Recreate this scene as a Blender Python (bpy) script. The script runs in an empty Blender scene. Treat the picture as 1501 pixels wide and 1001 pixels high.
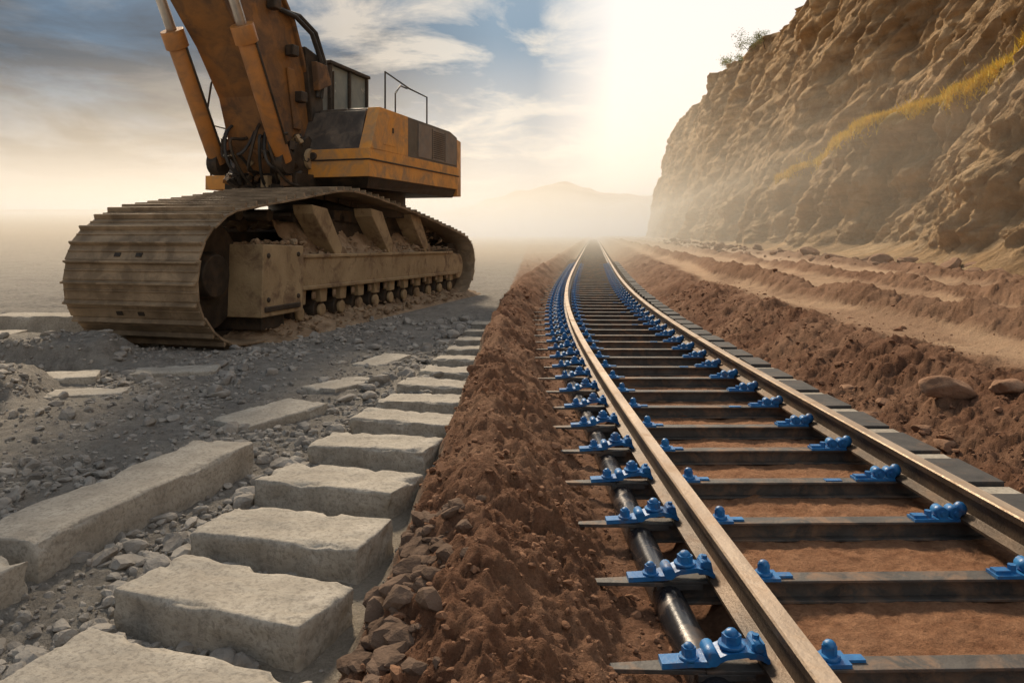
import bpy, math, random, bmesh
import numpy as np
from mathutils import Vector, Matrix
random.seed(4); rng=np.random.default_rng(7)
scene=bpy.context.scene
# ---------------------------------------------------------------- noise
perm=rng.permutation(256); G=rng.normal(size=(256,3)); G/=np.linalg.norm(G,axis=1)[:,None]
def pn(x,y,z=0.0):
    x=np.asarray(x,float); y=np.asarray(y,float); z=np.asarray(z,float)+np.zeros_like(x)
    xi=np.floor(x).astype(int); yi=np.floor(y).astype(int); zi=np.floor(z).astype(int)
    xf=x-xi; yf=y-yi; zf=z-zi
    f=lambda t:t*t*t*(t*(t*6-15)+10)
    u,v,w=f(xf),f(yf),f(zf); r=0
    for i in (0,1):
        for j in (0,1):
            for k in (0,1):
                h=perm[(perm[(perm[(xi+i)&255]+yi+j)&255]+zi+k)&255]; g=G[h]
                d=g[...,0]*(xf-i)+g[...,1]*(yf-j)+g[...,2]*(zf-k)
                r=r+d*(u if i else 1-u)*(v if j else 1-v)*(w if k else 1-w)
    return r*1.5
def fbm(x,y,z=0.0,o=4,g=.5):
    a=1;s=0;f=1
    for i in range(o):
        s=s+a*pn(x*f+i*17.3,y*f+i*9.1,np.asarray(z)*f+i*3.7); a*=g; f*=2.03
    return s
def billow(x,y,z=0.0,o=3,g=.5):
    a=1;s=0;f=1
    for i in range(o):
        s=s+a*np.abs(pn(x*f+i*7.3,y*f+i*19.1,np.asarray(z)*f+i*5.7)); a*=g; f*=2.1
    return s
def ss(a,b,x):
    t=np.clip((np.asarray(x,float)-a)/(b-a),0,1); return t*t*(3-2*t)
# ---------------------------------------------------------------- layout functions (metres)
def rc(Y): return 1.73-.035*Y+.5775*np.logaddexp(0,(np.asarray(Y,float)-12.6)/4.2)
def rcd(Y): return -.035+.1375/(1+np.exp(-(np.asarray(Y,float)-12.6)/4.2))
def xdiv(Y): return -.63+.027*Y
EXA=math.atan(.28); EP=(-3.72,11.1)
def ex_local(X,Y):
    c,s=math.cos(EXA),math.sin(EXA); dx=X-EP[0]; dy=Y-EP[1]
    return dx*c-dy*s, dx*s+dy*c
RIDGES=((3.4,.30,.30),(5.6,.26,.34),(8.1,.26,.45))
def ridge(X,Y,d):
    r=0
    for dd,h,w in RIDGES:
        r=r+h*np.exp(-((d-dd-.3*pn(X*0+dd,Y*.22,2.))/w)**2)*(1+.6*pn(X*1.1,Y*.5,dd))
    return r
def masks(X,Y):
    wob=.05*pn(X*2.1,Y*2.1,4.)+.025*pn(X*8,Y*8,1.)
    soil=ss(-.05,.05,X-xdiv(Y)+wob)
    d=X-rc(Y)
    road=ss(2.35,2.7,d+.25*pn(X*.5,Y*.3,9.))*ss(.2,.45,soil)
    road=road*(1-.8*ss(.07,.16,ridge(X,Y,d)))
    return soil,road,d
def H(X,Y):
    X=np.asarray(X,float);Y=np.asarray(Y,float)
    soil,road,d=masks(X,Y)
    crest=.35*(1+.4*pn(X*0+1,Y*.9,2.))
    zb=crest*np.exp(-np.abs((d+1.80+.10*pn(X*0,Y*1.3,7.))/.40)**1.7)
    zb+= -.065*ss(-1.45,-1.25,d)*ss(-.75,-.85,d)
    zb+= .46*ss(1.2,2.4,d+.25*pn(X*.9,Y*.9,5.))
    zb+=ridge(X,Y,d)
    rough=np.clip(ss(-1.0,-1.35,d)+ss(1.15,1.5,d),0,1)
    rr=rough*(1-.80*road)
    pat=.75+.5*ss(-.25,.3,fbm(X*.9,Y*.9,31.,2))
    zb+=rr*(.13*(billow(X*2.2,Y*2.2,1.,3,.5)-.4)+.07*fbm(X*1.1,Y*1.1,6.,2)+pat*(.07*(billow(X*6,Y*6,12.,3,.6)-.4)+.032*(billow(X*17,Y*17,2.,3)-.3)+.012*fbm(X*45,Y*45,2.,2)))
    zb+=(1-rough)*(.014*fbm(X*3,Y*3,2.,4,.6)+.008*fbm(X*22,Y*22,5.,2)-.025*ss(1.05,.95,np.abs(d)))
    zg=.05*fbm(X*.5,Y*.5,8.,3)+.05*(billow(X*2.0,Y*2.0,3.,4,.55)-.35)+.02*(billow(X*12,Y*12,4.,2)-.3)+.006*fbm(X*40,Y*40,4.,2)
    strip=ss(-.40,-.32,X-xdiv(Y))*ss(14,9,Y)
    zg=zg*(1-.9*strip)+.02*strip
    xl,yl=ex_local(X,Y)
    wl=ss(-4.6,-5.0,X+.1*(Y-9))*ss(15,13,Y)*ss(6.,7.,Y)
    zg+=wl*(.20*np.sign(np.sin((Y+.25*X)*3.1))*ss(0,.5,np.abs(np.sin((Y+.25*X)*3.1))))
    pad=ss(-2.7,-2.3,xl)*ss(.55,.3,xl)*ss(-.6,-.2,yl)*ss(10.6,10,yl)
    zg=zg*(1-pad)-.03*pad
    hump=np.exp(-((xl+1.1)/1.6)**2-((yl+1.3)/.55)**2)
    zg+=hump*.05*(1+2*billow(X*3,Y*3,2.,2))
    z=zg*(1-soil)+zb*soil
    z=z*(.3+.7*ss(400,80,Y))
    z=z+.037*np.clip(Y-22,0,280)*ss(-1,-16,X+.12*(Y-22))*ss(20,60,Y)
    return z
# ---------------------------------------------------------------- mesh builder
class MB:
    def __init__(s): s.v=[];s.f=[];s.m=[];s.sm=[]
    def add(s,vs,fs,m=0,sm=False):
        b=len(s.v); s.v.extend([tuple(map(float,p)) for p in vs])
        for f in fs: s.f.append(tuple(b+i for i in f)); s.m.append(m); s.sm.append(sm)
    def box(s,c,h,m=0,F=None,taper=None):
        vs=[]
        for sz in(-1,1):
            for sx,sy in((-1,-1),(1,-1),(1,1),(-1,1)):
                p=Vector((sx*h[0],sy*h[1],sz*h[2]))
                if taper and sz==1: p.x*=taper[0]; p.y*=taper[1]
                if F is not None: p=F@p
                vs.append(Vector(c)+p)
        s.add(vs,[(3,2,1,0),(4,5,6,7),(0,1,5,4),(1,2,6,5),(2,3,7,6),(3,0,4,7)],m)
    def bx(s,x0,x1,y0,y1,z0,z1,m=0): s.box(((x0+x1)/2,(y0+y1)/2,(z0+z1)/2),(abs(x1-x0)/2,abs(y1-y0)/2,abs(z1-z0)/2),m)
    def cyl(s,p0,p1,r0,r1=None,n=16,m=0,sm=True):
        r1=r0 if r1 is None else r1
        p0=Vector(p0);p1=Vector(p1);a=(p1-p0).normalized()
        t=a.orthogonal().normalized();b=a.cross(t)
        vs=[p0+(t*math.cos(2*math.pi*i/n)+b*math.sin(2*math.pi*i/n))*r0 for i in range(n)]
        vs+=[p1+(t*math.cos(2*math.pi*i/n)+b*math.sin(2*math.pi*i/n))*r1 for i in range(n)]
        s.add(vs,[(i,(i+1)%n,n+(i+1)%n,n+i) for i in range(n)],m,sm)
        bb=len(s.v)-2*n
        s.f.append(tuple(bb+i for i in reversed(range(n))));s.m.append(m);s.sm.append(False)
        s.f.append(tuple(bb+n+i for i in range(n)));s.m.append(m);s.sm.append(False)
    def sph(s,c,r,m=0,sc=(1,1,1),n=10,k=6,F=None):
        vs=[];fs=[]
        for j in range(k+1):
            th=math.pi*j/k
            for i in range(n):
                p=Vector((math.sin(th)*math.cos(2*math.pi*i/n)*sc[0],math.sin(th)*math.sin(2*math.pi*i/n)*sc[1],math.cos(th)*sc[2]))*r
                if F is not None:p=F@p
                vs.append(Vector(c)+p)
        for j in range(k):
            for i in range(n): fs.append((j*n+i,(j+1)*n+i,(j+1)*n+(i+1)%n,j*n+(i+1)%n))
        s.add(vs,fs,m,True)
    def prism(s,poly,x0,x1,m=0):
        n=len(poly)
        vs=[(x0,p[0],p[1]) for p in poly]+[(x1,p[0],p[1]) for p in poly]
        s.add(vs,[(i,(i+1)%n,n+(i+1)%n,n+i) for i in range(n)]+[tuple(reversed(range(n))),tuple(range(n,2*n))],m)
    def obj(s,name,mats,parent=None,bevel=0,fix=True):
        me=bpy.data.meshes.new(name); me.from_pydata(s.v,[],s.f)
        for mm in mats: me.materials.append(mm)
        me.polygons.foreach_set('material_index',s.m); me.polygons.foreach_set('use_smooth',s.sm)
        if fix:
            b=bmesh.new();b.from_mesh(me);bmesh.ops.recalc_face_normals(b,faces=b.faces);b.to_mesh(me);b.free()
        me.update()
        o=bpy.data.objects.new(name,me); scene.collection.objects.link(o)
        if parent: o.parent=parent
        if bevel:
            md=o.modifiers.new('b','BEVEL');md.width=bevel;md.segments=2;md.limit_method='ANGLE';md.angle_limit=.6
        return o
def npmesh(name,V,F,mats,smooth=True,attrs={}):
    me=bpy.data.meshes.new(name); me.vertices.add(len(V)); me.vertices.foreach_set('co',np.asarray(V,np.float32).ravel())
    k=F.shape[1]; me.loops.add(F.size); me.loops.foreach_set('vertex_index',F.astype(np.int32).ravel())
    me.polygons.add(len(F)); me.polygons.foreach_set('loop_start',np.arange(0,F.size,k,dtype=np.int32))
    me.update(calc_edges=True); me.validate()
    me.polygons.foreach_set('use_smooth',np.full(len(me.polygons),smooth))
    for n,a in attrs.items():
        at=me.attributes.new(n,'FLOAT','POINT'); at.data.foreach_set('value',np.asarray(a,np.float32).ravel())
    for m in mats: me.materials.append(m)
    o=bpy.data.objects.new(name,me); scene.collection.objects.link(o); return o
def gridF(r,c):
    i=np.arange(r-1)[:,None]*c+np.arange(c-1)[None,:]
    return np.stack([i,i+1,i+1+c,i+c],-1).reshape(-1,4)
# ---------------------------------------------------------------- materials
class N:
    def __init__(s,name):
        s.m=bpy.data.materials.new(name); s.m.use_nodes=True; s.t=s.m.node_tree; s.b=s.t.nodes['Principled BSDF']
        s.geo=s.t.nodes.new('ShaderNodeNewGeometry'); s.tc=s.t.nodes.new('ShaderNodeTexCoord')
    def L(s,a,b): s.t.links.new(a,b)
    def noise(s,scale,detail=5,rough=.55,vec=None,dist=0,st=None):
        n=s.t.nodes.new('ShaderNodeTexNoise'); n.inputs['Scale'].default_value=scale;n.inputs['Detail'].default_value=detail;n.inputs['Roughness'].default_value=rough;n.inputs['Distortion'].default_value=dist
        v=vec or s.geo.outputs['Position']
        if st:
            mp=s.t.nodes.new('ShaderNodeMapping'); mp.inputs['Scale'].default_value=st; s.L(v,mp.inputs['Vector']); v=mp.outputs[0]
        s.L(v,n.inputs['Vector']); return n.outputs['Fac']
    def ramp(s,fac,stops):
        r=s.t.nodes.new('ShaderNodeValToRGB'); e=r.color_ramp.elements
        while len(e)<len(stops): e.new(.5)
        for q,(p,c) in zip(e,stops): q.position=p; q.color=(c,c,c,1) if not hasattr(c,'__len__') else (*c,1)
        s.L(fac,r.inputs[0]); return r.outputs[0]
    def mix(s,f,a,b,mode='MIX'):
        m=s.t.nodes.new('ShaderNodeMix'); m.data_type='RGBA'; m.blend_type=mode
        for i,x in((0,f),(6,a),(7,b)):
            if hasattr(x,'is_linked'): s.L(x,m.inputs[i])
            elif i==0: m.inputs[0].default_value=x
            else: m.inputs[i].default_value=(*x,1)
        return m.outputs[2]
    def math(s,op,a,b=0):
        m=s.t.nodes.new('ShaderNodeMath'); m.operation=op
        for i,x in((0,a),(1,b)):
            if hasattr(x,'is_linked'): s.L(x,m.inputs[i])
            else: m.inputs[i].default_value=x
        return m.outputs[0]
    def attr(s,n):
        a=s.t.nodes.new('ShaderNodeAttribute'); a.attribute_name=n; return a.outputs['Fac']
    def bump(s,h,dist=.02,strength=1,prev=None):
        b=s.t.nodes.new('ShaderNodeBump'); b.inputs['Distance'].default_value=dist;b.inputs['Strength'].default_value=strength; s.L(h,b.inputs['Height'])
        if prev: s.L(prev,b.inputs['Normal'])
        return b.outputs[0]
    def out(s,col=None,rough=None,metal=None,nrm=None,spec=None):
        for k,x in(('Base Color',col),('Roughness',rough),('Metallic',metal),('Normal',nrm),('Specular IOR Level',spec)):
            if x is None: continue
            if hasattr(x,'is_linked'): s.L(x,s.b.inputs[k])
            elif hasattr(x,'__len__'): s.b.inputs[k].default_value=(*x,1)
            else: s.b.inputs[k].default_value=x
        return s.m
def simple(name,c1,c2,scale=4,rough=.8,metal=0,bd=.01,bs=30,dirt=None,dlo=.5,dhi=.7,spec=.3,st=None):
    n=N(name); v=n.tc.outputs['Object']
    c=n.ramp(n.noise(scale,6,.6,v,st=st),[(.3,c1),(.7,c2)])
    r=rough
    if dirt:
        f=n.ramp(n.noise(scale*.6+1.3,8,.68,v,.6),[(dlo,0.),(dhi,1.)])
        c=n.mix(f,c,dirt); r=n.math('ADD',n.math('MULTIPLY',f,.85-rough),rough)
    nb=n.bump(n.noise(bs,5,.65,v),bd)
    return n.out(c,r,metal,nb,spec)
g=N('ground_mat'); soil=g.attr('soil'); road=g.attr('road'); cav=g.attr('cav')
n1=g.noise(1.1,7,.62); n2=g.noise(9,7,.65); n3=g.noise(60,4,.7)
grey=g.mix(g.ramp(n2,[(.3,0.),(.72,1.)]),(.17,.152,.132),(.38,.348,.305))
grey=g.mix(g.ramp(n1,[(.38,0.),(.68,1.)]),grey,g.mix(n2,(.27,.243,.205),(.42,.385,.335)))
brown=g.mix(g.ramp(n2,[(.3,0.),(.75,1.)]),(.125,.056,.031),(.30,.152,.088))
brown=g.mix(g.ramp(n1,[(.42,0.),(.62,1.)]),brown,g.mix(n2,(.21,.105,.062),(.40,.235,.145)))
tan=g.mix(n2,(.46,.285,.175),(.64,.45,.295))
bed=g.attr('bed'); inf=g.mix(g.ramp(n2,[(.3,0.),(.7,1.)]),(.31,.14,.07),(.58,.31,.17))
col=g.mix(soil,grey,brown); col=g.mix(bed,col,inf); col=g.mix(road,col,tan)
col=g.mix(g.attr('strip'),col,g.mix(n2,(.29,.25,.195),(.42,.365,.30)))
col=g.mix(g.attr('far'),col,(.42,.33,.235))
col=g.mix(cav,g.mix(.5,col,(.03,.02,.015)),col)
col=g.mix(g.ramp(n3,[(.35,.5),(.6,0.)]),col,g.mix(.5,col,(.03,.022,.016)))
b1=g.bump(g.noise(28,7,.7),.05,.9); b2=g.bump(g.noise(140,3,.7),.012,.8,b1)
ground_mat=g.out(col,.95,None,b2,.15)
g=N('cliff_mat')
n1=g.noise(.35,9,.62,st=(1,.6,1.6)); n2=g.noise(1.6,9,.7,dist=.5); n3=g.noise(.9,8,.7,st=(1,1.6,.3)); n4=g.noise(.12,5,.6); n5=g.noise(.55,7,.6,st=(.4,.25,3.2))
c=g.ramp(n1,[(.3,(.42,.255,.125)),(.5,(.60,.395,.21)),(.7,(.72,.51,.29))])
c=g.mix(g.ramp(n2,[(.35,0.),(.62,1.)]),g.mix(.38,c,(.24,.145,.075)),c)
c=g.mix(g.ramp(n3,[(.48,0.),(.70,.7)]),c,(.72,.55,.36))
c=g.mix(g.ramp(n5,[(.36,.55),(.50,0.)]),c,(.30,.185,.10))
c=g.mix(g.ramp(n4,[(.40,.35),(.58,0.)]),c,(.28,.18,.105))
gr=g.attr('gv'); c=g.mix(g.math('MULTIPLY',gr,g.ramp(g.noise(.8,6,.7),[(.42,0.),(.55,.9)])),c,(.66,.47,.07))
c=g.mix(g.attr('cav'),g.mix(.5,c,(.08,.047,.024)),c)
b1=g.bump(g.noise(1.2,10,.70,dist=.4,st=(1,1,.6)),.40,1); b2=g.bump(g.noise(9,6,.7),.08,1,b1)
cliff_mat=g.out(c,.95,None,b2,.1)
stone=N('stone_mat'); v=stone.tc.outputs['Object']
a=stone.noise(5,9,.65,v); b_=stone.noise(45,5,.7,v)
c=stone.ramp(a,[(.3,(.27,.24,.20)),(.55,(.38,.345,.292)),(.75,(.47,.43,.37))])
c=stone.mix(stone.ramp(b_,[(.38,.6),(.52,0.)]),c,(.18,.16,.135))
stone_mat=stone.out(c,.9,None,stone.bump(b_,.005,1,stone.bump(a,.02,.8)),.2)
rock_grey=simple('rock_grey',(.17,.155,.138),(.40,.365,.32),5,.93,0,.01,40,spec=.15)
rock_brown=simple('rock_brown',(.13,.065,.038),(.32,.18,.11),4,.95,0,.01,40,spec=.1)
rock_dark=simple('rock_dark',(.08,.052,.037),(.19,.13,.095),6,.95,0,.012,35,spec=.1)
boulder_mat=simple('boulder_mat',(.19,.105,.066),(.37,.23,.15),5,.95,0,.02,20,spec=.1)
paint=simple('yellow_paint',(.58,.25,.048),(.70,.33,.07),2,.45,0,.003,30,(.34,.22,.12),.44,.66,.4)
boom_paint=simple('boom_paint',(.16,.076,.025),(.27,.12,.032),1.6,.5,0,.004,25,(.10,.06,.035),.42,.62,.4)
cyl_paint=simple('cylinder_paint',(.34,.145,.04),(.44,.19,.05),1.6,.45,0,.003,25,(.2,.115,.06),.46,.68,.4)
dark_panel=simple('dark_panel',(.045,.042,.04),(.09,.08,.07),3,.3,0,.002,30,(.19,.145,.105),.46,.75,.45)
grille=simple('grille_panel',(.13,.115,.10),(.23,.20,.17),3,.55,0,.004,60,(.27,.205,.15),.42,.7,.3)
mud=simple('track_mud',(.17,.11,.065),(.33,.235,.15),2.6,.85,0,.03,14,(.40,.30,.20),.52,.68,.2)
shoe=simple('shoe_steel',(.14,.098,.06),(.28,.205,.13),3,.6,.2,.008,30,(.36,.265,.17),.48,.68,.35)
frame_m=simple('frame_steel',(.25,.175,.095),(.39,.29,.17),2.2,.7,.05,.01,22,(.17,.11,.068),.5,.66,.3)
darksteel=simple('dark_steel',(.03,.025,.02),(.07,.055,.042),5,.55,.4,.004,40,(.12,.08,.05),.5,.75)
chrome=simple('chrome_rod',(.40,.39,.38),(.55,.54,.52),5,.38,.9,.0005,30)
rubber=simple('rubber',(.02,.02,.02),(.05,.045,.04),5,.5,0,.001,30)
glass=simple('cab_glass',(.16,.19,.19),(.26,.29,.27),2,.08,0,.0005,10,(.35,.32,.25),.55,.8,.8)
rail_top=simple('rail_top',(.34,.255,.185),(.55,.44,.335),3,.46,.6,.003,40,(.25,.165,.105),.48,.72,.5,st=(4,.6,1))
rail_side=simple('rail_side',(.045,.032,.024),(.13,.09,.06),4,.5,.4,.004,50,(.20,.12,.07),.5,.75,.4)
sleeper_m=simple('sleeper_steel',(.05,.048,.047),(.12,.11,.10),6,.55,.3,.003,50,(.27,.17,.11),.48,.68,.35)
pipe_m=simple('pipe_black',(.012,.013,.016),(.03,.03,.035),5,.22,.2,.001,30,(.12,.07,.045),.52,.8,.5)
blue=simple('blue_paint',(.010,.10,.30),(.025,.20,.47),14,.42,0,.002,60,(.14,.10,.08),.54,.75,.45)
plate_m=simple('plate_dark',(.03,.03,.032),(.075,.07,.067),6,.7,0,.003,50,(.17,.11,.075),.55,.8)
def leafm(n,c1,c2):
    q=N(n); return q.out(q.ramp(q.noise(3,3,.6),[(.3,c1),(.7,c2)]),.8,None,None,.1)
grass_m=leafm('grass_mat',(.60,.41,.04),(.88,.65,.12)); leaf_m=leafm('leaf_mat',(.16,.17,.05),(.34,.33,.10))
bark=simple('bark',(.08,.05,.03),(.15,.1,.07),6)
hill_m=simple('hill_mat',(.30,.22,.16),(.42,.33,.24),.02,.95,0,.5,.3)
# ---------------------------------------------------------------- ground
rows=np.concatenate([np.linspace(-5,1.4,22),np.geomspace(1.5,40,620),np.geomspace(41,3000,120)])
nc=820; t=np.linspace(-1,1,nc)
Wd=3.0+.95*np.maximum(rows,0)
X=t[None,:]*Wd[:,None]; Y=np.repeat(rows[:,None],nc,1)
Z=H(X,Y); soil_a,road_a,d_a=masks(X,Y)
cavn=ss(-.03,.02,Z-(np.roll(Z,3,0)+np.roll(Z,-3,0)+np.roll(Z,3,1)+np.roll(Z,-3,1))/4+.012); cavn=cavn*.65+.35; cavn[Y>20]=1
strip_a=ss(-.42,-.34,X-xdiv(Y))*(1-soil_a)*ss(14,9,Y)
bed_a=ss(.85,.75,np.abs(d_a))*.9
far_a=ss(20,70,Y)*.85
bed_a=bed_a*(.75+.25*pn(X*4,Y*4,1.))
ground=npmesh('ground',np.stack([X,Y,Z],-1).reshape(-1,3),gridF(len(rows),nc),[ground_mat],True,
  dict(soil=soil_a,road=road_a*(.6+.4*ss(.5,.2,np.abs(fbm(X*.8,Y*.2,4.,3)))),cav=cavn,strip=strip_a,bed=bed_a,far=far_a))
# ---------------------------------------------------------------- cliff
cy=np.concatenate([np.linspace(-8,14,40),np.geomspace(14.2,192,600)]); q=np.concatenate([np.linspace(0,1,230),np.linspace(1.02,1.5,14)])
CY,Q=np.meshgrid(cy,q,indexing='ij')
def footx(Y): return 12.6+.113*8*np.logaddexp(0,(np.asarray(Y,float)-38)/8)
xf=footx(CY)
zl=np.interp(CY,[0,10,22,30,40,50,60,90],[10,9.3,7.9,6.9,5.9,4.9,4,4])+.35*pn(CY*.35,CY*0,3.)
lw=2.6*ss(52,38,CY)
zc=np.interp(CY,[-8,20,40,60,80,110,145,165,180,192],[28,27,25,22.5,21.2,23.0,21.5,17,9,-1])+.5*fbm(CY*.25,CY*0,8.,4)*ss(192,180,CY)
sf=np.interp(CY,[0,40,60,110,190],[.52,.47,.40,.25,.07])
zc=np.maximum(zc,.0); zl=np.minimum(zl,zc*.5)
q1=np.clip(Q/.42,0,1); q2=np.clip((Q-.42)/.08,0,1); q3=np.clip((Q-.5)/.5,0,1); q4=np.clip((Q-1)/.5,0,1)
dx=1.6*ss(0,.25,q1)+1.5*q1+lw*q2+q3*(zc-zl)*sf+q4*70
zz=zl*(np.clip(q1,0,1)**1.45)+.5*q2*ss(52,38,CY)+(zc-zl-.5*ss(52,38,CY))*q3+ -2*q4
amp=ss(0,.14,Q)*.85+.15
fadeend=ss(193,175,CY)
s1=1.8*pn(CY*.10+zz*.04,zz*.06,1.)+.9*fbm(CY*.22+zz*.14,zz*.07,5.,2)+.45*np.abs(fbm(CY*.75+zz*.35,zz*.08,15.,3,.55))
s2=.55*fbm(CY*.55+zz*.3,zz*.40,2.,4,.55)
s3=.20*fbm(CY*2.2,zz*1.9,9.,4,.62)
strat=.20*np.sin((zz+CY*.12)*3.0+2.5*pn(CY*.12,zz*.2,3.))*ss(-.2,.3,pn(CY*.13,zz*.2,6.))
disp=(s1+s2+s3+strat)*amp
CX=xf+dx+disp*(1-.6*q4)
CZ=.35+zz+ .25*s2*amp*fadeend*(q1+q3)*.6+.25*s3
CZ=np.where(Q<.02,CZ-.9,CZ)
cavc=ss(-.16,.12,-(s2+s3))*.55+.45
gv=np.exp(-((Q-.45)/.04)**2)*ss(54,44,CY)
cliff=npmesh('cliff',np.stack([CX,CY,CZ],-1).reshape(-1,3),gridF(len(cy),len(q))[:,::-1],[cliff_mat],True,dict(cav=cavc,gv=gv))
def crest(Yv,qv=1.0):
    i=int(np.argmin(abs(cy-Yv))); j=int(np.argmin(abs(q-qv))); return float(CX[i,j]),float(CY[i,j]),float(CZ[i,j])
gvs=[];gfs=[]
for k in range(44000):
    i=rng.integers(np.searchsorted(cy,12),np.searchsorted(cy,52)); qq=rng.normal(.428,.014)
    if rng.random()<.12: qq=rng.normal(.47,.03)
    if pn(np.array([cy[i]*.5]),np.array([qq*9]))[0]<-.28: continue
    j=int(np.argmin(abs(q-qq))); p=np.array([CX[i,j],CY[i,j],CZ[i,j]])+rng.normal(0,.12,3)*[1,1,.2]
    h=rng.uniform(.10,.42); a=rng.uniform(0,6.28); w=.028; l=rng.normal(0,.12,2)
    b=len(gvs); gvs+= [p+[w*math.cos(a),w*math.sin(a),-.05],p-[w*math.cos(a),w*math.sin(a),.05],p+[l[0],l[1],h]]; gfs.append((b,b+1,b+2))
npmesh('grass',np.array(gvs),np.array(gfs),[grass_m],False)
def tree(loc,h,seed):
    r=np.random.default_rng(seed); mb=MB(); segs=[]
    def br(p,d,l,rad,lev):
        e=p+d*l; mb.cyl(p,e,rad,rad*.6,6,0); segs.append((e,lev))
        if lev<4:
            for _ in range(3 if lev<2 else 2):
                nd=(d+Vector(r.normal(0,.7,3))).normalized(); br(e,nd,l*r.uniform(.65,.9),rad*.6,lev+1)
    br(Vector((0,0,-.3)),Vector((-.3,0,1)).normalized(),h*.2,h*.015,0)
    for e,lev in segs:
        if lev<2: continue
        for _ in range(12):
            c=e+Vector(r.normal(0,h*.05,3)); a=Vector(r.normal(0,1,3)).normalized()*h*.02; bb=a.orthogonal().normalized()*h*.012
            mb.add([c-a,c+bb,c+a,c-bb],[(0,1,2,3)],1)
    o=mb.obj('tree',[bark,leaf_m],fix=False); o.location=loc
for Yv,h,s in((104,5.0,1),(97,4.0,2),(86,4.6,3),(82,3.4,4)):
    x_,y_,z_=crest(Yv,.985); tree((x_,y_,z_-.7),h,s)
hx=np.linspace(-900,900,260); hq=np.linspace(0,1,26); HX,HQ=np.meshgrid(hx,hq,indexing='ij')
ht=(8+18*np.exp(-((HX-130)/70)**2)+22*np.exp(-((HX-25)/55)**2)+9*fbm(HX*.012,HX*0,3.,4))*ss(-300,-60,HX)+13
hz=ht*np.sin(HQ*np.pi*.5)*(1+.12*fbm(HX*.03,HQ*4,1.,4))-1
hills=npmesh('hills',np.stack([HX,620+HQ*160+20*fbm(HX*.02,HQ*2,2.,3),hz],-1).reshape(-1,3),gridF(260,26)[:,::-1],[hill_m])
# ---------------------------------------------------------------- rocks
def ico(k):
    b=bmesh.new(); bmesh.ops.create_icosphere(b,subdivisions=k,radius=1); v=np.array([x.co[:] for x in b.verts]); f=np.array([[x.index for x in k.verts] for k in b.faces]); b.free(); return v,f
IV,IF=ico(2); IV3,IF3=ico(4)
def rockshape(V,r,soft=0.,k=9):
    V=V.copy()
    for _ in range(k):
        n=r.normal(size=3);n/=np.linalg.norm(n); d=r.uniform(.45,.8); e=V@n-d; V-=np.outer(np.clip(e,0,None),n)*(1-soft)
    V*=r.uniform([.75,.6,.45],[1.25,1,.85]); return V
var=[rockshape(IV,rng) for _ in range(24)]
def scatter(name,P,S,mat,sink=.25):
    Vs=[];Fs=[];n=len(IV)
    for i,(p,s) in enumerate(zip(P,S)):
        a=rng.uniform(0,6.28);c_,s_=math.cos(a),math.sin(a); R=np.array([[c_,-s_,0],[s_,c_,0],[0,0,1]])
        Vs.append(var[i%24]@R.T*s+p+[0,0,s*(.45-sink)]); Fs.append(IF+i*n)
    return npmesh(name,np.concatenate(Vs),np.concatenate(Fs),[mat],False)
blocks=[(-1.13,2.48,.95,.39,.22,-22,.17),(-1.09,3.13,.87,.38,.24,-21,.18),(-1.05,3.82,.90,.39,.22,-18,.17),(-1.00,4.60,.88,.40,.22,-17,.165),(-.92,5.42,.86,.38,.2,-15,.155),
(-.83,6.22,.80,.38,.2,-12,.14),(-.75,6.98,.80,.37,.2,-11,.125),(-.70,7.75,.78,.38,.2,-10,.115),(-.60,8.55,.72,.37,.2,-8,.105),(-.56,9.4,.70,.37,.2,-8,.10),(-.50,10.3,.66,.37,.2,-6,.09),(-.47,11.2,.62,.37,.2,-6,.08),(-.42,12.2,.6,.38,.2,-6,.08),(-.36,13.2,.6,.38,.2,-6,.08),
(-2.10,4.42,1.75,.44,.34,77,.20),(-2.30,3.18,.5,.40,.34,70,.20),(-2.05,6.75,.9,.5,.2,60,.06),(-1.72,8.1,.8,.42,.2,65,.05),(-3.75,8.9,.9,.5,.2,14,.05),(-4.75,8.3,.8,.45,.2,20,.09),(-4.1,7.7,.7,.4,.2,15,.04),(-5.9,10.6,1.3,.6,.35,12,.18),(-6.9,12.0,1.6,.7,.5,8,.34),(-7.2,10.4,1.4,.6,.4,8,.26),(-1.55,9.6,.8,.4,.2,70,.05)]
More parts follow.
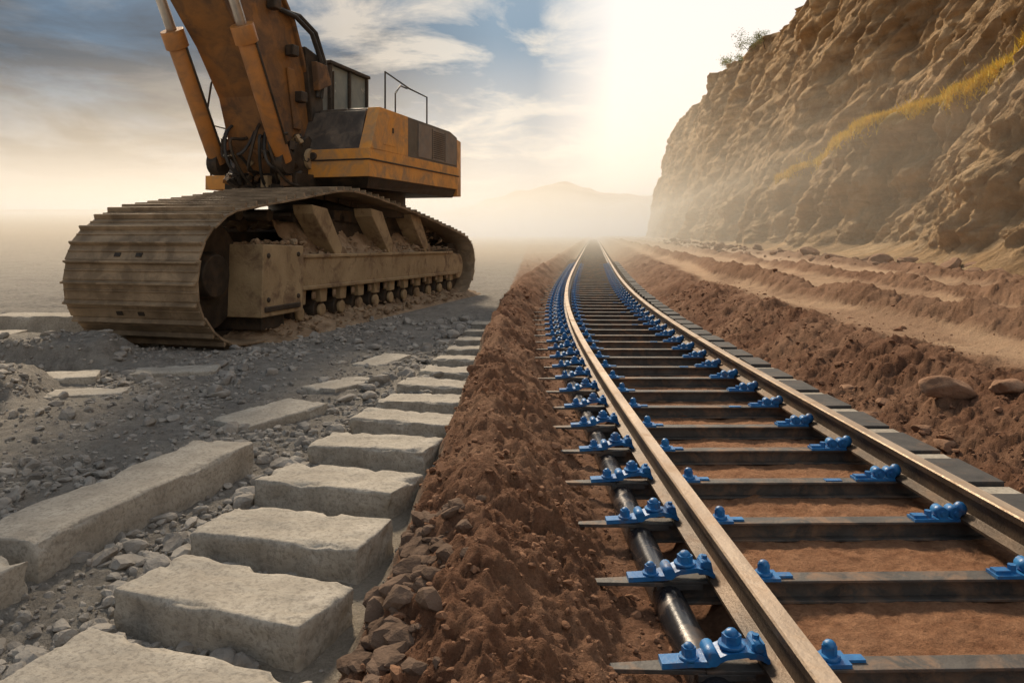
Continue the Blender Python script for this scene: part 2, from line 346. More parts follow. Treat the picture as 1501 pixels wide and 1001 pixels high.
def stone_block(cx,cyy,L,W_,Hh,rot,top,seed):
    n=28; r=np.random.default_rng(seed)
    lin=np.sin(np.linspace(-1,1,n)*np.pi/2*.95)/math.sin(math.pi/2*.95)
    A,B=np.meshgrid(lin,lin,indexing='ij'); F0=gridF(n,n); o=0; VV=[];FF=[]
    for ax in range(3):
        for sg in(-1,1):
            P=np.zeros((n*n,3)); P[:,ax]=sg; P[:,(ax+1)%3]=A.ravel(); P[:,(ax+2)%3]=B.ravel(); VV.append(P); FF.append((F0 if sg>0 else F0[:,::-1])+o); o+=n*n
    V=np.concatenate(VV); F=np.concatenate(FF)
    e=np.array([L/2,W_/2,Hh/2]); P=V*e
    P[:,0]+=P[:,1]*r.uniform(-.10,.10); P[:,1]*=1+r.uniform(-.05,.05)*V[:,0]; P[:,2]+=.010*V[:,0]*r.uniform(-1,1)
    rad=.012+.030*(pn(P[:,0]*6+seed,P[:,1]*6,P[:,2]*6)+.1).clip(0,1)
    q_=np.clip(P,-(e-rad[:,None]),e-rad[:,None]); dd=P-q_; ln=np.linalg.norm(dd,axis=1)[:,None]+1e-9
    P=q_+dd/ln*np.minimum(ln,rad[:,None])
    nn=P/e; nn=np.sign(nn)*np.abs(nn)**3; nn/=np.linalg.norm(nn,axis=1)[:,None]+1e-9
    s=seed*3.1
    edge=ss(.75,1.,np.sort(np.abs(P/e),axis=1)[:,1])
    P+=nn*(.008*fbm(P[:,0]*3+s,P[:,1]*3,P[:,2]*3,3)+.006*fbm(P[:,0]*18+s,P[:,1]*18,P[:,2]*18,3)-(.010+.022*edge)*ss(.15,.6,pn(P[:,0]*8+s,P[:,1]*8,P[:,2]*8)))[:,None]
    o_=npmesh('stone_block',P,F,[stone_mat],True)
    o_.location=(cx,cyy,top-Hh/2); o_.rotation_euler=(r.uniform(-.03,.03),r.uniform(-.03,.03),math.radians(rot))
    b=bmesh.new(); b.from_mesh(o_.data); bmesh.ops.remove_doubles(b,verts=b.verts,dist=.0012); b.to_mesh(o_.data); b.free()
for i,b in enumerate(blocks): stone_block(*b,seed=i+1)
def inblock(x,y,m=.0):
    for (cx,cyy,L,W_,Hh,rot,top) in blocks:
        a=math.radians(rot); dx_=x-cx;dy_=y-cyy; u=dx_*math.cos(a)+dy_*math.sin(a); v_=-dx_*math.sin(a)+dy_*math.cos(a)
        if abs(u)<L/2+m and abs(v_)<W_/2+m: return True
    return False
P=[];S=[]
while len(P)<13000:
    y=float(1.9+13*rng.random()**1.6); x=float(rng.uniform(-.72*y-.3,xdiv(y)))
    if inblock(x,y): continue
    s=float(np.clip(rng.lognormal(-4.45,.68),.004,.075))*(1+y*.05)
    nearb=-1.9+.06*y<x<xdiv(y)-.35
    c_l=pn(np.array([x*1.1]),np.array([y*1.1]),np.array([5.]))[0]
    if not nearb and c_l<.05 and rng.random()<.7: continue
    if nearb: s*=1.2
    if x>xdiv(y)-.36:
        if rng.random()<.8: continue
        s*=.5
    xl,yl=ex_local(x,y)
    if -2.2<xl<.1 and 0<yl<10: continue
    P.append((x,y));S.append(s)
P=np.array(P); Zp=H(P[:,0],P[:,1]); scatter('gravel',np.c_[P,Zp],S,rock_grey)
P=[];S=[]
while len(P)<9000:
    y=float(2.0+16*rng.random()**1.7); c0=float(rc(y))
    if rng.random()<.55: x=float(rng.uniform(xdiv(y),c0-.95)); 
    else: x=c0+1.25+float(abs(rng.normal(0,.8)))
    s=float(np.clip(rng.lognormal(-4.9,.65),.004,.05))*(1+y*.03)
    P.append((x,y));S.append(s)
P=np.array(P); Zp=H(P[:,0],P[:,1]); scatter('soil_clods',np.c_[P,Zp],S,rock_brown,.4)
P=[];S=[]
for _ in range(260):
    y=float(rng.uniform(2.0,3.8)); x=xdiv(y)+.04+float(abs(rng.normal(.0,.13))); P.append((x,y)); S.append(float(np.clip(rng.lognormal(-3.4,.5),.012,.08)))
P=np.array(P); scatter('rubble',np.c_[P,H(P[:,0],P[:,1])],S,rock_dark,.4)
P=[];S=[]
for _ in range(1300):
    y=float(rng.uniform(16,90)); x=float(footx(y))+float(rng.normal(-.3,1.0)); P.append((x,y)); S.append(float(np.clip(rng.lognormal(-2.4,.6),.04,.45)))
P=np.array(P); scatter('cliff_rubble',np.c_[P,H(P[:,0],P[:,1])],S,boulder_mat)
def boulder(x,y,s,sc=(1,1,.7),seed=0,sink=.5,mat=None):
    r=np.random.default_rng(seed+50); V=rockshape(IV3,r,.12,12); V+=V*(.10*fbm(V[:,0]*2+seed,V[:,1]*2,V[:,2]*2,5))[:,None]
    V=V*np.array(sc)*s; o=npmesh('boulder',V,IF3,[mat or boulder_mat],True); o.location=(x,y,float(H(np.array([x]),np.array([y]))[0])+s*sc[2]*(.5-sink)); o.rotation_euler[2]=seed
for i,(x,y,s) in enumerate([(3.45,6.3,.24),(3.05,5.6,.15),(2.95,6.6,.15),(11.0,27,.38),(3.2,7.6,.14),(3.9,5.2,.2),(3.75,6.0,.15),(3.3,5.0,.12),(3.1,6.0,.10),(3.25,6.9,.13)]): boulder(x,y,s,seed=i)
for i,(x,y,s) in enumerate([(-.40,3.2,.10),(-.33,2.95,.09),(-.46,2.75,.09),(-.45,3.5,.08)]): boulder(x,y,s,seed=i+20,sink=.3,mat=rock_dark)
# ---------------------------------------------------------------- railway
tr=bpy.data.objects.new('railway_track',None); scene.collection.objects.link(tr)
GZ=1.5/2
ys=np.concatenate([np.arange(-1,30,.2),np.arange(30,185,1.5)])
def frame(y):
    d_=float(rcd(y)); t_=Vector((d_,1,0)).normalized(); nrm=Vector((t_.y,-t_.x,0)); return Vector((float(rc(y)),y,0)),t_,nrm
prof=[(-.075,.070),(.075,.070),(.075,.084),(.016,.102),(.012,.182),(.036,.196),(.039,.228),(.033,.236),(-.033,.236),(-.039,.228),(-.036,.196),(-.012,.182),(-.016,.102),(-.075,.084)]
for side,nm in((-1,'left_rail'),(1,'right_rail')):
    mb=MB(); n=len(prof); vs=[]
    for y in ys:
        c_,t_,nr=frame(y)
        for u,z_ in prof: vs.append(c_+nr*(side*GZ+u)+Vector((0,0,z_)))
    mb.v=[tuple(p) for p in vs]
    for j in range(len(ys)-1):
        for i in range(n):
            mb.f.append((j*n+i,j*n+(i+1)%n,(j+1)*n+(i+1)%n,(j+1)*n+i)); mb.m.append(0 if i in(6,7,8) else 1); mb.sm.append(False)
    mb.obj(nm,[rail_top,rail_side],tr)
sl=MB(); cl=MB(); pl=MB()
for k in range(-4,250):
    y=2.80+.68*k
    if y>175: break
    c_,t_,nr=frame(y); F=Matrix((nr,t_,Vector((0,0,1)))).transposed()
    def W(u,v,z_): return c_+nr*u+t_*v+Vector((0,0,z_))
    jit=rng.uniform(-.01,.01)
    if y<45:
        sl.box(W(.0,jit,.063),(1.02,.045,.006),0,F); sl.box(W(0,jit,.01),(1.0,.007,.048),0,F); sl.box(W(0,jit,-.020),(1.0,.055,.006),0,F)
        e=rng.uniform(-.06,.05)
        pts=[W(-1.02,-.045,.068),W(-1.02,.045,.068),W(-1.46+e,.008,.064),W(-1.46+e,-.008,.064)]
        lo=[p-Vector((0,0,.016)) for p in pts]
        sl.add(pts+lo,[(0,1,2,3),(7,6,5,4),(0,3,7,4),(1,5,6,2),(2,6,7,3),(0,4,5,1)],0)
        sl.box(W(-.95,jit,.045),(.1,.045,.012),0,F)
    else: sl.box(W(0,0,.04),(1.0,.055,.03),0,F)
    if 2<y<40:
        pl.box(W(1.10,.0,.10+rng.uniform(-.01,.01)),(.11,.24,.03),0,F@Matrix.Rotation(rng.uniform(-.05,.05),3,'Z'))
        pl.box(W(1.12,.34,.085),(.10,.075,.02),1,F)
    if y<38:
        nn=12 if y<12 else 6
        b0=-GZ
        sv=[(b0-.42,.078),(b0-.31,.083),(b0-.26,.092),(b0-.20,.116),(b0-.13,.124),(b0-.08,.113),(b0-.05,.095)]
        top=[];bot=[]
        for (u,z_) in sv:
            hw=.05 if u>b0-.28 else .032
            top+= [W(u,-hw,z_+.009),W(u,hw,z_+.009)]; bot+=[W(u,-hw,z_-.011),W(u,hw,z_-.011)]
        m_=len(sv)*2; fs=[]
        for i in range(len(sv)-1):
            a0=2*i; fs+= [(a0,a0+1,a0+3,a0+2),(m_+a0,m_+a0+2,m_+a0+3,m_+a0+1),(a0,a0+2,m_+a0+2,m_+a0),(a0+1,m_+a0+1,m_+a0+3,a0+3)]
        fs+=[(0,m_,m_+1,1),(m_-2,m_-1,2*m_-1,2*m_-2)]
        cl.add(top+bot,fs,0)
        for u,z_,r_ in((b0-.32,.088,.022*1.1),(b0-.17,.13,.027*1.2)):
            cl.cyl(W(u,0,z_),W(u,0,z_+.012),r_*1.45,None,nn,0); cl.cyl(W(u,0,z_+.01),W(u,0,z_+.042),r_*1.05,None,6,0,False); cl.sph(W(u,0,z_+.042),r_*.8,0,(1,1,.75),nn,5)
        cl.cyl(W(b0-.245,-.052,.108),W(b0-.245,.052,.108),.024,None,nn,0)
        cl.box(W(b0-.085,0,.125),(.032,.038,.025),0,F,(.7,.8)); cl.cyl(W(b0-.085,-.046,.142),W(b0-.085,.046,.142),.016,None,nn,0)
        cl.cyl(W(b0-.085,0,.135),W(b0-.085,0,.17),.012,None,6,0,False)
        u=-GZ+.175
        cl.box(W(u,-.0,.077),(.06,.048,.007),0,F); cl.cyl(W(u,0,.08),W(u,0,.098),.04,.036,nn,0); cl.cyl(W(u,0,.098),W(u,0,.128),.026,None,6,0,False); cl.sph(W(u,0,.128),.024,0,(1,1,.8),nn,5)
        cl.sph(W(u-.05,-.028,.092),.019,0,(1.4,1,.8),nn,5); cl.box(W(u+.09,.01,.075),(.035,.02,.005),0,F)
        u=GZ-.15
        cl.box(W(u-.05,0,.077),(.12,.042,.007),0,F); 
        for du in(-.02,.05):
            cl.cyl(W(u+du,-.035,.112),W(u+du,.035,.112),.031,None,nn,0); cl.cyl(W(u+du,-.044,.112),W(u+du,.044,.112),.013,None,8,0)
        cl.sph(W(u+.09,0,.125),.034,0,(1,1.1,1.1),nn,6); cl.box(W(u-.13,0,.086),(.034,.022,.012),0,F); cl.cyl(W(u-.08,0,.084),W(u-.08,0,.118),.018,None,6,0,False)
        if k%3==0: cl.box(W(.3,-.015,.0715),(.05,.02,.003),0,F)
sl.obj('sleepers',[sleeper_m],tr,.002); cl.obj('rail_clamps',[blue],tr); pl.obj('edge_plates',[plate_m,stone_mat],tr,.004)
mb=MB(); n=16; vs=[]; yy=np.arange(-1,90,.3)
for y in yy:
    c_,t_,nr=frame(y); o=-GZ-.235+.012*math.sin(y*1.3)
    for i in range(n):
        a=2*math.pi*i/n; vs.append(c_+nr*(o+.072*math.cos(a))+Vector((0,0,-.018+.072*math.sin(a))))
mb.add(vs,[(j*n+i,j*n+(i+1)%n,(j+1)*n+(i+1)%n,(j+1)*n+i) for j in range(len(yy)-1) for i in range(n)],0,True)
mb.obj('drain_pipe',[pipe_m],tr)
# ---------------------------------------------------------------- excavator
ex=bpy.data.objects.new('excavator',None); scene.collection.objects.link(ex); ex.location=(EP[0],EP[1],-.02); ex.rotation_euler[2]=-EXA
def loopres(pts,pitch):
    pts=[np.array(p,float) for p in pts]; n=len(pts); dense=[]
    for i in range(n):
        p0,p1,p2,p3=pts[i-1],pts[i],pts[(i+1)%n],pts[(i+2)%n]
        for t_ in np.linspace(0,1,16,endpoint=False):
            dense.append(.5*((2*p1)+(-p0+p2)*t_+(2*p0-5*p1+4*p2-p3)*t_**2+(-p0+3*p1-3*p2+p3)*t_**3))
    D=np.array(dense); seg=np.linalg.norm(np.roll(D,-1,0)-D,axis=1); cum=np.r_[0,np.cumsum(seg)]; tot=cum[-1]; k_=int(tot/pitch)
    D2=np.vstack([D,D[:1]]); s_=np.linspace(0,tot,k_,endpoint=False)
    return np.c_[np.interp(s_,cum,D2[:,0]),np.interp(s_,cum,D2[:,1])]
def track(x0,x1,prof,nm,pitch=.27):
    pts=loopres(prof,pitch); mb=MB(); n=len(pts)
    for i in range(n):
        a=pts[i];b=pts[(i+1)%n]; t_=(b-a); L=np.linalg.norm(t_); t_/=L; nr=np.array([t_[1],-t_[0]])
        P=lambda s,h:(a[0]+t_[0]*s+nr[0]*h,a[1]+t_[1]*s+nr[1]*h)
        j=random.uniform(-.018,.018)
        mb.prism([P(.012,-.035),P(L+.02,-.035),P(L+.02,.0),P(.012,.0)],x0+j,x1+j,0)
        mb.prism([P(.03,0),P(.085,0),P(.07,.065),P(.045,.065)],x0+j+.01,x1+j-.01,0)
        mb.prism([P(L*.55,0),P(L*.55+.03,0),P(L*.55+.025,.018),P(L*.55+.006,.018)],x0+j+.01,x1+j-.01,0)
        xc=(x0+x1)/2
        for dx_ in(-.28,.28):
            mb.prism([P(-.02,-.14),P(L+.03,-.14),P(L+.03,-.03),P(-.02,-.03)],xc+dx_-.04+(.02 if i%2 else 0),xc+dx_+.04+(.02 if i%2 else 0),1)
        if i%3==0:
            for dx_ in(-.22,.12):
                mb.prism([P(L*.7,.0),P(L*.7+.06,.0),P(L*.7+.06,.012),P(L*.7,.012)],xc+dx_-.05,xc+dx_+.05,1)
    return mb.obj(nm,[shoe,darksteel],ex,.006)
prof1=[(0.3,0),(3,-.0),(6,-.0),(9.0,0.02),(9.75,.2),(10.15,.62),(10.1,1.1),(9.65,1.45),(8.2,1.72),(5.6,2.10),(3.9,2.30),(2.9,2.33),(1.5,2.14),(.4,1.99),(-.35,1.86),(-.85,1.5),(-1.05,1.0),(-.92,.5),(-.45,.12)]
track(-2.1,0,prof1,'track')
track(-3.75,-2.45,[(p[0]*.78+2.9,p[1]*1.0) for p in prof1],'far_track')
mb=MB()
mb.prism([(1.7,.72),(9.2,.62),(9.2,1.02),(8.6,1.12),(1.7,1.22)],-1.8,-.10,0)
mb.prism([(1.66,.66),(9.24,.56),(9.24,.63),(1.66,.73)],-1.82,-.07,0)
mb.prism([(1.66,1.18),(8.7,1.08),(8.7,1.14),(1.66,1.24)],-1.82,-.07,0)
mb.prism([(.45,.35),(1.6,.35),(1.62,1.38),(.5,1.42)],-1.6,-.03,0)
mb.prism([(.52,.42),(1.5,.42),(1.5,.50),(.52,.50)],-.6,-.005,2)
mb.prism([(.6,.15),(1.2,.15),(1.2,.36),(.6,.36)],-1.3,-.12,2)
for y_,z_ in((.62,.6),(1.45,.6),(.62,1.25),(1.45,1.25)): mb.cyl((-.05,y_,z_),(-.005,y_,z_),.04,None,8,2,False)
for y0 in(2.9,5.1,7.0):
    mb.prism([(y0,1.15),(y0+.38,1.1),(y0-.35,2.0),(y0-.85,2.05),(y0-.8,1.9)],-.5,-.12,0)
    mb.prism([(y0+.1,1.15),(y0+.5,1.1),(y0+.2,1.35)],-.5,-.10,1)
mb.prism([(2.0,1.85),(8.2,1.5),(8.2,1.56),(2.0,1.92)],-1.7,-.5,2)
for i in range(11):
    y_=1.75+i*.70; mb.cyl((-1.6,y_,.28),(-.22,y_,.28),.20,None,20,2); mb.cyl((-.22,y_,.28),(-.15,y_,.28),.11,None,14,0); mb.prism([(y_-.1,.42),(y_+.1,.42),(y_+.13,.68),(y_-.13,.68)],-.3,-.13,0)
    mb.box((-.13,y_+.35,.55),(.02,.05,.06),1)
mb.cyl((-1.5,-.05,.98),(-.6,-.05,.98),.80,None,32,2); mb.cyl((-.6,-.05,.98),(-.42,-.05,.98),.35,.3,24,2)
mb.cyl((-1.5,9.35,.75),(-.35,9.35,.75),.58,None,32,2); mb.cyl((-.35,9.35,.75),(-.15,9.35,.75),.35,.3,24,0)
mb.bx(-2.05,-1.2,0.2,9.2,.3,1.6,2)
for y_ in np.arange(.6,9,.8): mb.cyl((-.9,y_,1.86 if y_<6 else 1.5),(-.5,y_,1.86 if y_<6 else 1.5),.1,None,12,2)
mb.bx(-3.0,-.5,3.5,8,.9,2.0,2); mb.cyl((-1.7,5.9,1.9),(-1.7,5.9,2.54),1.45,None,40,2)
mb.obj('undercarriage',[frame_m,mud,darksteel],ex,.015)
yy_=np.linspace(1.7,9.0,120); xx_=np.linspace(-1.6,-.12,40); DX,DY=np.meshgrid(xx_,yy_,indexing='ij')
DZ=1.16+.55*ss(-.12,-.75,DX)*ss(9.2,6,DY)*(1+.5*fbm(DX*2,DY*1.2,3.,4))+.05*billow(DX*9,DY*9,2.,3)
o=npmesh('packed_dirt',np.stack([DX,DY,DZ],-1).reshape(-1,3),gridF(40,120)[:,::-1],[mud]); o.parent=ex
yy_=np.linspace(.2,10.0,200); xx_=np.linspace(-1.5,.35,50); DX,DY=np.meshgrid(xx_,yy_,indexing='ij')
DZ=-.02+.22*ss(.35,-.5,DX)*(1+.6*fbm(DX*2,DY*1.5,7.,4))*ss(.2,1.2,DY)+.05*billow(DX*8,DY*8,5.,3)
DZ-=.1*ss(.2,.35,DX)+.1*ss(.6,.2,DY)
o=npmesh('track_dirt',np.stack([DX,DY,DZ],-1).reshape(-1,3),gridF(50,200)[:,::-1],[mud]); o.parent=ex
Pp=[];Ss=[]
for _ in range(900):
    y_=rng.uniform(.6,8.6); x_=rng.uniform(-.8,-.1); zt=1.2+.5*float(ss(-.12,-.75,x_)) if y_>1.7 else 1.42
    if rng.random()<.4: x_=rng.uniform(-.5,.2); zt=.03+.2*float(ss(.35,-.5,x_))
    Pp.append((x_,y_,float(zt)));Ss.append(float(np.clip(rng.lognormal(-3.4,.5),.015,.10)))
o=scatter('frame_dirt',np.array(Pp),Ss,mud); o.parent=ex
hs=bpy.data.objects.new('house_group',None); scene.collection.objects.link(hs); hs.parent=ex; hs.location=(-.14,0,.12)
mb=MB()
def hb(poly,z0,z1,m,top=None):
    n=len(poly); top=top or poly
    mb.add([(x,y,z0) for x,y in poly]+[(x,y,z1) for x,y in top],[(i,(i+1)%n,n+(i+1)%n,n+i) for i in range(n)]+[tuple(reversed(range(n))),tuple(range(n,2*n))],m)
hb([(-1.42,3.75),(.28,3.62),(.31,8.4),(-3.3,8.4),(-3.3,5.0),(-1.42,5.0)],2.50,3.02,0)
hb([(-1.2,4.0),(.1,3.9),(.2,8.3),(-3.1,8.3),(-3.1,5.2),(-1.2,5.2)],2.30,2.50,2,[(-1.38,3.82),(.24,3.68),(.27,8.35),(-3.2,8.35),(-3.2,5.1),(-1.38,5.1)])
hb([(-1.44,3.73),(.30,3.60),(.33,8.42),(-1.44,8.42)],2.80,2.83,2)
hb([(-1.38,3.78),(.05,3.68),(.05,5.0),(-1.38,5.0)],3.02,3.78,1,[(-1.2,4.15),(.0,4.05),(.0,5.0),(-1.2,5.0)])
mb.prism([(3.66,3.02),(5.4,3.02),(5.4,3.83),(4.05,3.83)],.05,.29,0)
mb.prism([(5.41,3.02),(8.38,3.02),(8.38,3.74),(7.9,3.83),(5.41,3.83)],-3.2,.285,1)
mb.prism([(5.95,3.06),(8.30,3.06),(8.30,3.68),(7.85,3.77),(5.95,3.77)],.24,.30,4)
for y_ in(6.7,7.5): mb.bx(.29,.308,y_,y_+.03,3.08,3.75,2)
for i in range(14): mb.bx(.298,.312,6.78,7.46,3.12+i*.044,3.135+i*.044,2)
mb.prism([(4.2,3.14),(4.75,3.14),(4.75,3.72),(4.42,3.72)],.28,.297,0); mb.bx(.29,.31,4.6,4.66,3.4,3.5,2)
mb.bx(-1.1,.1,4.3,5.3,3.78,3.86,1)
mb.cyl((-.9,3.73,2.9),(-.9,3.66,2.9),.07,None,16,2)
hb([(-3.45,3.95),(-2.45,3.85),(-2.45,5.2),(-3.45,5.2)],2.32,2.60,0); hb([(-3.25,4.05),(-2.7,4.0),(-2.7,4.9),(-3.25,4.9)],2.60,3.05,1,[(-3.2,4.1),(-2.75,4.1),(-2.75,4.85),(-3.2,4.85)])
mb.bx(-2.5,-1.4,4.2,5.4,2.4,3.0,2)
hb([(.28,8.40),(.2,8.9),(-.5,9.2),(-2.6,9.2),(-3.2,8.8),(-3.3,8.40)],2.35,3.7,0)
mb.obj('house',[paint,dark_panel,darksteel,frame_m,grille],hs,.02)
def tube(name,pts,r,m,par=hs):
    cu=bpy.data.curves.new(name,'CURVE'); cu.dimensions='3D'; cu.bevel_depth=r; cu.bevel_resolution=3
    s_=cu.splines.new('POLY'); s_.points.add(len(pts)-1)
    for p,q_ in zip(s_.points,pts): p.co=(*q_,1)
    cu.materials.append(m); o=bpy.data.objects.new(name,cu); scene.collection.objects.link(o); o.parent=par; return o
tube('handrail_a',[(.1,4.7,3.8),(.1,4.7,4.62),(.1,5.9,4.5),(.1,6.9,4.48),(.1,6.9,3.8)],.018,darksteel)
tube('handrail_b',[(.05,5.3,3.8),(.05,5.3,4.3),(.05,5.55,4.5),(.05,5.9,4.5)],.016,darksteel)
tube('mirror_rail',[(-3.35,4.0,2.6),(-3.42,3.9,3.6),(-3.2,3.8,4.4),(-2.9,3.9,4.9),(-2.5,4.0,5.1)],.02,darksteel)
tube('guard_rail',[(-3.3,4.0,3.6),(-2.9,3.9,3.5),(-2.5,3.9,3.3),(-2.45,3.9,2.8)],.015,darksteel)
mb=MB(); x0,x1,y0,y1,z0,z1=-2.5,-1.22,4.95,6.7,3.5,4.98
mb.bx(x0,x1,y0,y1,z0-.1,z0+.35,0)
mb.bx(x0-.03,x1+.03,y0-.05,y1+.03,z1-.07,z1,2)
for (x_,y_) in((x0+.04,y0+.04),(x1-.04,y0+.04),(x0+.04,y1-.04),(x1-.04,y1-.04),(x1-.04,(y0+y1)/2)): mb.bx(x_-.04,x_+.04,y_-.04,y_+.04,z0+.35,z1-.07,2)
mb.bx(x0+.06,x1-.055,y0+.055,y1-.06,z0+.3,z1-.07,1)
mb.bx(x1-.02,x1+.012,y0+.1,y0+.14,z0+.3,z1-.2,2); mb.bx(x1+.0,x1+.05,y0-.12,y0-.06,z0+.7,z0+1.1,2)
mb.obj('cab',[dark_panel,glass,darksteel],hs,.012)
mb=MB()
low=[(3.25,2.45),(2.85,3.1),(2.55,3.9),(1.95,4.65),(1.1,5.45),(-.2,6.3),(-1.0,6.75)]
upp=[(4.15,2.5),(4.15,3.4),(3.95,4.4),(3.45,5.35),(2.5,6.3),(.9,7.2),(-.7,7.6)]
mb.prism(low+upp[::-1],-2.03,-1.22,0)
mb.prism([(p[0]-.0,p[1]-.0) for p in low]+[(p[0]-.05,p[1]-.05) for p in low[::-1]],-2.10,-1.15,0)
mb.prism([(p[0],p[1]) for p in upp]+[(p[0]+.05,p[1]+.05) for p in upp[::-1]],-2.10,-1.15,0)
mb.cyl((-2.3,3.75,2.85),(-.95,3.75,2.85),.20,None,20,2)
mb.cyl((-2.3,1.35,5.6),(-.85,1.35,5.6),.14,None,20,2)
for x_ in(-2.22,-1.14): mb.prism([(3.0,2.4),(4.3,2.4),(4.1,3.1),(3.75,3.3),(3.3,3.1)],x_,x_+.12,1)
mb.prism([(3.5,3.4),(3.75,3.4),(3.5,4.5),(3.25,4.5)],-1.22,-1.17,0)
for (y_,z_) in((3.6,4.0),(3.3,4.8),(2.7,5.5)): mb.bx(-1.2,-1.02,y_-.1,y_+.1,z_-.1,z_+.1,1)
mb.prism([(4.05,3.6),(4.5,3.7),(4.35,4.9),(3.8,5.0)],-1.55,-1.12,1)
mb.prism([(4.1,4.2),(4.6,4.4),(4.4,4.75),(4.0,4.75)],-1.4,-1.0,0)
mb.obj('boom',[boom_paint,darksteel,frame_m],hs,.02)
mb=MB()
for x_ in(-2.28,-.95):
    A=Vector((x_,2.75,2.72)); B=Vector((x_,1.05,5.6)); d_=(B-A)
    mb.cyl(A,A+d_*.66,.15,None,24,0); mb.cyl(A+d_*.64,A+d_*.73,.19,None,24,0); mb.cyl(A+d_*.73,A+d_*1.0,.085,None,20,1)
    mb.cyl(A+Vector((-.1,0,0)),A+Vector((.1,0,0)),.22,None,20,2); mb.cyl(B+Vector((-.1,0,0)),B+Vector((.1,0,0)),.2,None,20,2)
    mb.cyl(A+d_*.1+Vector((.17,0,.0)),A+d_*.68+Vector((.17,0,0)),.02,None,8,2)
mb.obj('boom_cylinders',[cyl_paint,chrome,darksteel],hs,.006)
for i in range(9):
    x_=-2.0+i*.13; pts=[]
    for t_ in np.linspace(0,1,16): pts.append((x_+.1*math.sin(t_*5+i),3.1-.5*math.sin(t_*3.1)-.25*t_,2.35+1.0*t_+.15*math.sin(t_*7+i*2)))
    tube('hose_%d'%i,pts,.028,rubber if i%2 else darksteel)
for i,(dy,dz) in enumerate(((0,0),(.14,.05))):
    pts=[(-1.1,4.2+dy,4.1),(-1.05,4.25+dy,4.8),(-1.05,3.9+dy,5.25+dz),(-1.1,3.4+dy,5.45+dz),(-1.2,3.0+dy,5.5)]
    pp=[]
    for a,b in zip(pts[:-1],pts[1:]):
        for t_ in np.linspace(0,1,5,endpoint=False): pp.append(tuple(np.array(a)*(1-t_)+np.array(b)*t_))
    tube('pipe_%d'%i,pp+[pts[-1]],.045,rubber)
mb=MB()
for i in range(70):
    c_=(random.uniform(-2.3,-1.0),random.uniform(2.9,3.6),random.uniform(2.15,3.2)); 
    mb.box(c_,(random.uniform(.03,.14),random.uniform(.03,.12),random.uniform(.03,.12)),random.choice([0,1,2,2]),Matrix.Rotation(random.uniform(0,3),3,Vector((random.random(),random.random(),random.random()+.01)).normalized()))
for i in range(14):
    c_=Vector((random.uniform(-2.2,-1.1),random.uniform(2.9,3.3),random.uniform(2.3,3.1))); mb.cyl(c_,c_+Vector((random.uniform(-.3,.3),-.05,random.uniform(-.2,.2))),.05,None,10,random.choice([0,1,2]))
mb.bx(-2.4,-.9,3.1,4.4,2.1,2.55,2)
mb.obj('swing_machinery',[boom_paint,frame_m,darksteel],hs,.008)
# ---------------------------------------------------------------- haze (real dust volume)
def vol(name,mn,mx,dens,col,an):
    mb=MB(); mb.bx(mn[0],mx[0],mn[1],mx[1],mn[2],mx[2]); m=bpy.data.materials.new(name); m.use_nodes=True; t=m.node_tree; t.nodes.remove(t.nodes['Principled BSDF'])
    s_=t.nodes.new('ShaderNodeVolumeScatter'); s_.inputs['Density'].default_value=dens; s_.inputs['Color'].default_value=(*col,1); s_.inputs['Anisotropy'].default_value=an
    t.links.new(s_.outputs[0],t.nodes['Material Output'].inputs['Volume']); return mb.obj(name,[m])
vol('haze',(-400,18,-3),(400,600,6),.012,(1,.89,.73),.55)
vol('haze_layer',(-500,90,-2.5),(500,598,22),.0032,(1,.90,.75),.55)
# ---------------------------------------------------------------- light
SAZ=math.radians(-18); SEL=math.radians(38)
sd=Vector((math.sin(SAZ)*math.cos(SEL),math.cos(SAZ)*math.cos(SEL),math.sin(SEL)))
ld=bpy.data.lights.new('sun','SUN'); ld.energy=5.0; ld.angle=math.radians(9); ld.color=(1,.82,.60)
lo=bpy.data.objects.new('sun',ld); scene.collection.objects.link(lo); lo.rotation_euler=(-sd).to_track_quat('-Z','Y').to_euler(); lo.location=(0,0,50)
w=bpy.data.worlds.new('World'); scene.world=w; w.use_nodes=True; t=w.node_tree; t.nodes.clear()
def nd(k,**kw):
    n=t.nodes.new(k)
    for a,b in kw.items(): setattr(n,a,b)
    return n
def MM(op,a,b=0,c=None):
    m=nd('ShaderNodeMath',operation=op)
    for i,x in enumerate((a,b,c)):
        if x is None: continue
        if hasattr(x,'is_linked'): t.links.new(x,m.inputs[i])
        else: m.inputs[i].default_value=x
    return m.outputs[0]
def MX(f,a,b,mode='MIX'):
    m=nd('ShaderNodeMix',data_type='RGBA',blend_type=mode)
    for i,x in((0,f),(6,a),(7,b)):
        if hasattr(x,'is_linked'): t.links.new(x,m.inputs[i])
        elif i==0: m.inputs[0].default_value=x
        else: m.inputs[i].default_value=(*x,1)
    return m.outputs[2]
def RP(f,st):
    r=nd('ShaderNodeValToRGB'); e=r.color_ramp.elements
    while len(e)<len(st): e.new(.5)
    for q_,(p,c) in zip(e,st): q_.position=p; q_.color=(c,c,c,1) if not hasattr(c,'__len__') else (*c,1)
    t.links.new(f,r.inputs[0]); return r.outputs[0]
tc=nd('ShaderNodeTexCoord'); sp=nd('ShaderNodeSeparateXYZ'); t.links.new(tc.outputs['Generated'],sp.inputs[0])
zc_=MM('MAXIMUM',sp.outputs[2],0.0)
den=MM('ADD',zc_,.12); cx_=MM('DIVIDE',sp.outputs[0],den); cy_=MM('DIVIDE',sp.outputs[1],den)
cb=nd('ShaderNodeCombineXYZ'); t.links.new(cx_,cb.inputs[0]); t.links.new(cy_,cb.inputs[1])
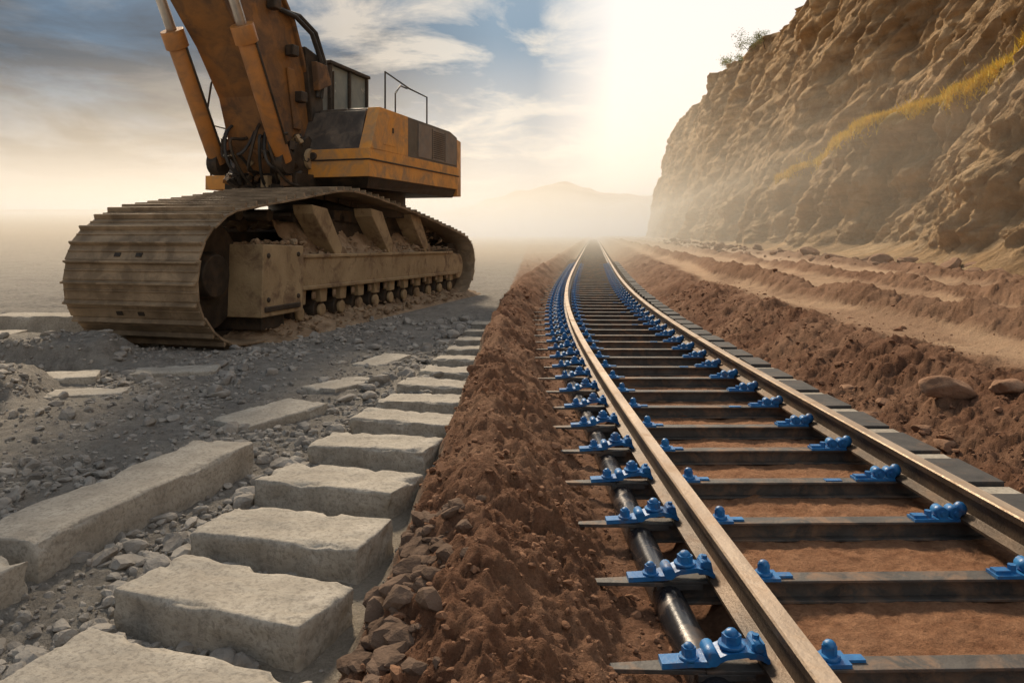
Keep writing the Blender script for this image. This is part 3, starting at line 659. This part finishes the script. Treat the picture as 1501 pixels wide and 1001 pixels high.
def NZ(sc,det=7,ro=.58,off=(0,0,0),scl=(1,1,1),di=0):
    mp=nd('ShaderNodeMapping'); mp.inputs['Location'].default_value=off; mp.inputs['Scale'].default_value=scl; t.links.new(cb.outputs[0],mp.inputs[0])
    n=nd('ShaderNodeTexNoise'); n.inputs['Scale'].default_value=sc;n.inputs['Detail'].default_value=det;n.inputs['Roughness'].default_value=ro;n.inputs['Distortion'].default_value=di
    t.links.new(mp.outputs[0],n.inputs['Vector']); return n.outputs['Fac']
base=RP(zc_,[(0,(.74,.59,.44)),(.045,(.55,.48,.41)),(.08,(.31,.34,.36)),(.14,(.145,.215,.285)),(.24,(.085,.165,.26)),(.5,(.40,.48,.57)),(1,(.46,.54,.64))])
n_a=NZ(1.1,9,.60,(3.1,1.7,0),(1,.8,1),.5); n_b=NZ(1.9,9,.62,(8.1,4.7,0),(1,.9,1),.4)
c1=RP(n_a,[(.37,0.),(.54,1.)]); c2=RP(n_b,[(.47,0.),(.62,1.)])
hi=RP(zc_,[(.04,0.),(.10,1.)])
xx=MM('ADD',sp.outputs[0],.5)
darkw=RP(xx,[(.10,.95),(.36,.80),(.50,.2)])
dk=MX(MM('MULTIPLY',MM('MULTIPLY',c1,hi),darkw),base,(.045,.066,.092))
lf=RP(xx,[(.02,.07),(.18,.18),(.30,.72),(.5,.85)])
lite=MX(MM('MULTIPLY',MM('MULTIPLY',c2,lf),RP(zc_,[(.03,0.),(.07,1.)])),dk,(.80,.69,.55))
blue_=RP(zc_,[(0,(.76,.67,.56)),(.08,(.56,.58,.58)),(.25,(.30,.41,.51)),(1,(.4,.48,.56))])
mid=RP(xx,[(.32,0.),(.48,.7)])
lite=MX(mid,lite,MX(MM('MULTIPLY',c2,.75),blue_,(.86,.79,.68)))
rgt=RP(xx,[(.53,0.),(.625,1.)])
white=RP(zc_,[(0,(1.3,1.06,.78)),(.12,(1.15,1.0,.84)),(.3,(.98,.94,.88)),(1,(.5,.55,.62))])
sky=MX(rgt,lite,white)
bgA=nd('ShaderNodeBackground'); t.links.new(sky,bgA.inputs[0]); bgA.inputs[1].default_value=1.0
ns=nd('ShaderNodeTexSky'); ns.sky_type='NISHITA'; ns.sun_disc=False; ns.sun_elevation=SEL; ns.sun_rotation=SAZ; ns.dust_density=3
bgB=nd('ShaderNodeBackground'); t.links.new(ns.outputs[0],bgB.inputs[0]); bgB.inputs[1].default_value=.006
ad=nd('ShaderNodeAddShader'); t.links.new(bgA.outputs[0],ad.inputs[0]); t.links.new(bgB.outputs[0],ad.inputs[1])
wo=nd('ShaderNodeOutputWorld'); t.links.new(ad.outputs[0],wo.inputs[0])
# ---------------------------------------------------------------- camera
cd=bpy.data.cameras.new('camera'); cam=bpy.data.objects.new('camera',cd); scene.collection.objects.link(cam)
cd.lens=28; cd.sensor_width=36; cd.shift_y=-.1063; cd.clip_end=5000; cd.clip_start=.05
cam.location=(0,0,1.57); cam.rotation_euler=(math.radians(90),0,0); scene.camera=cam
scene.view_settings.view_transform='Standard'; scene.view_settings.look='None'; scene.view_settings.exposure=0
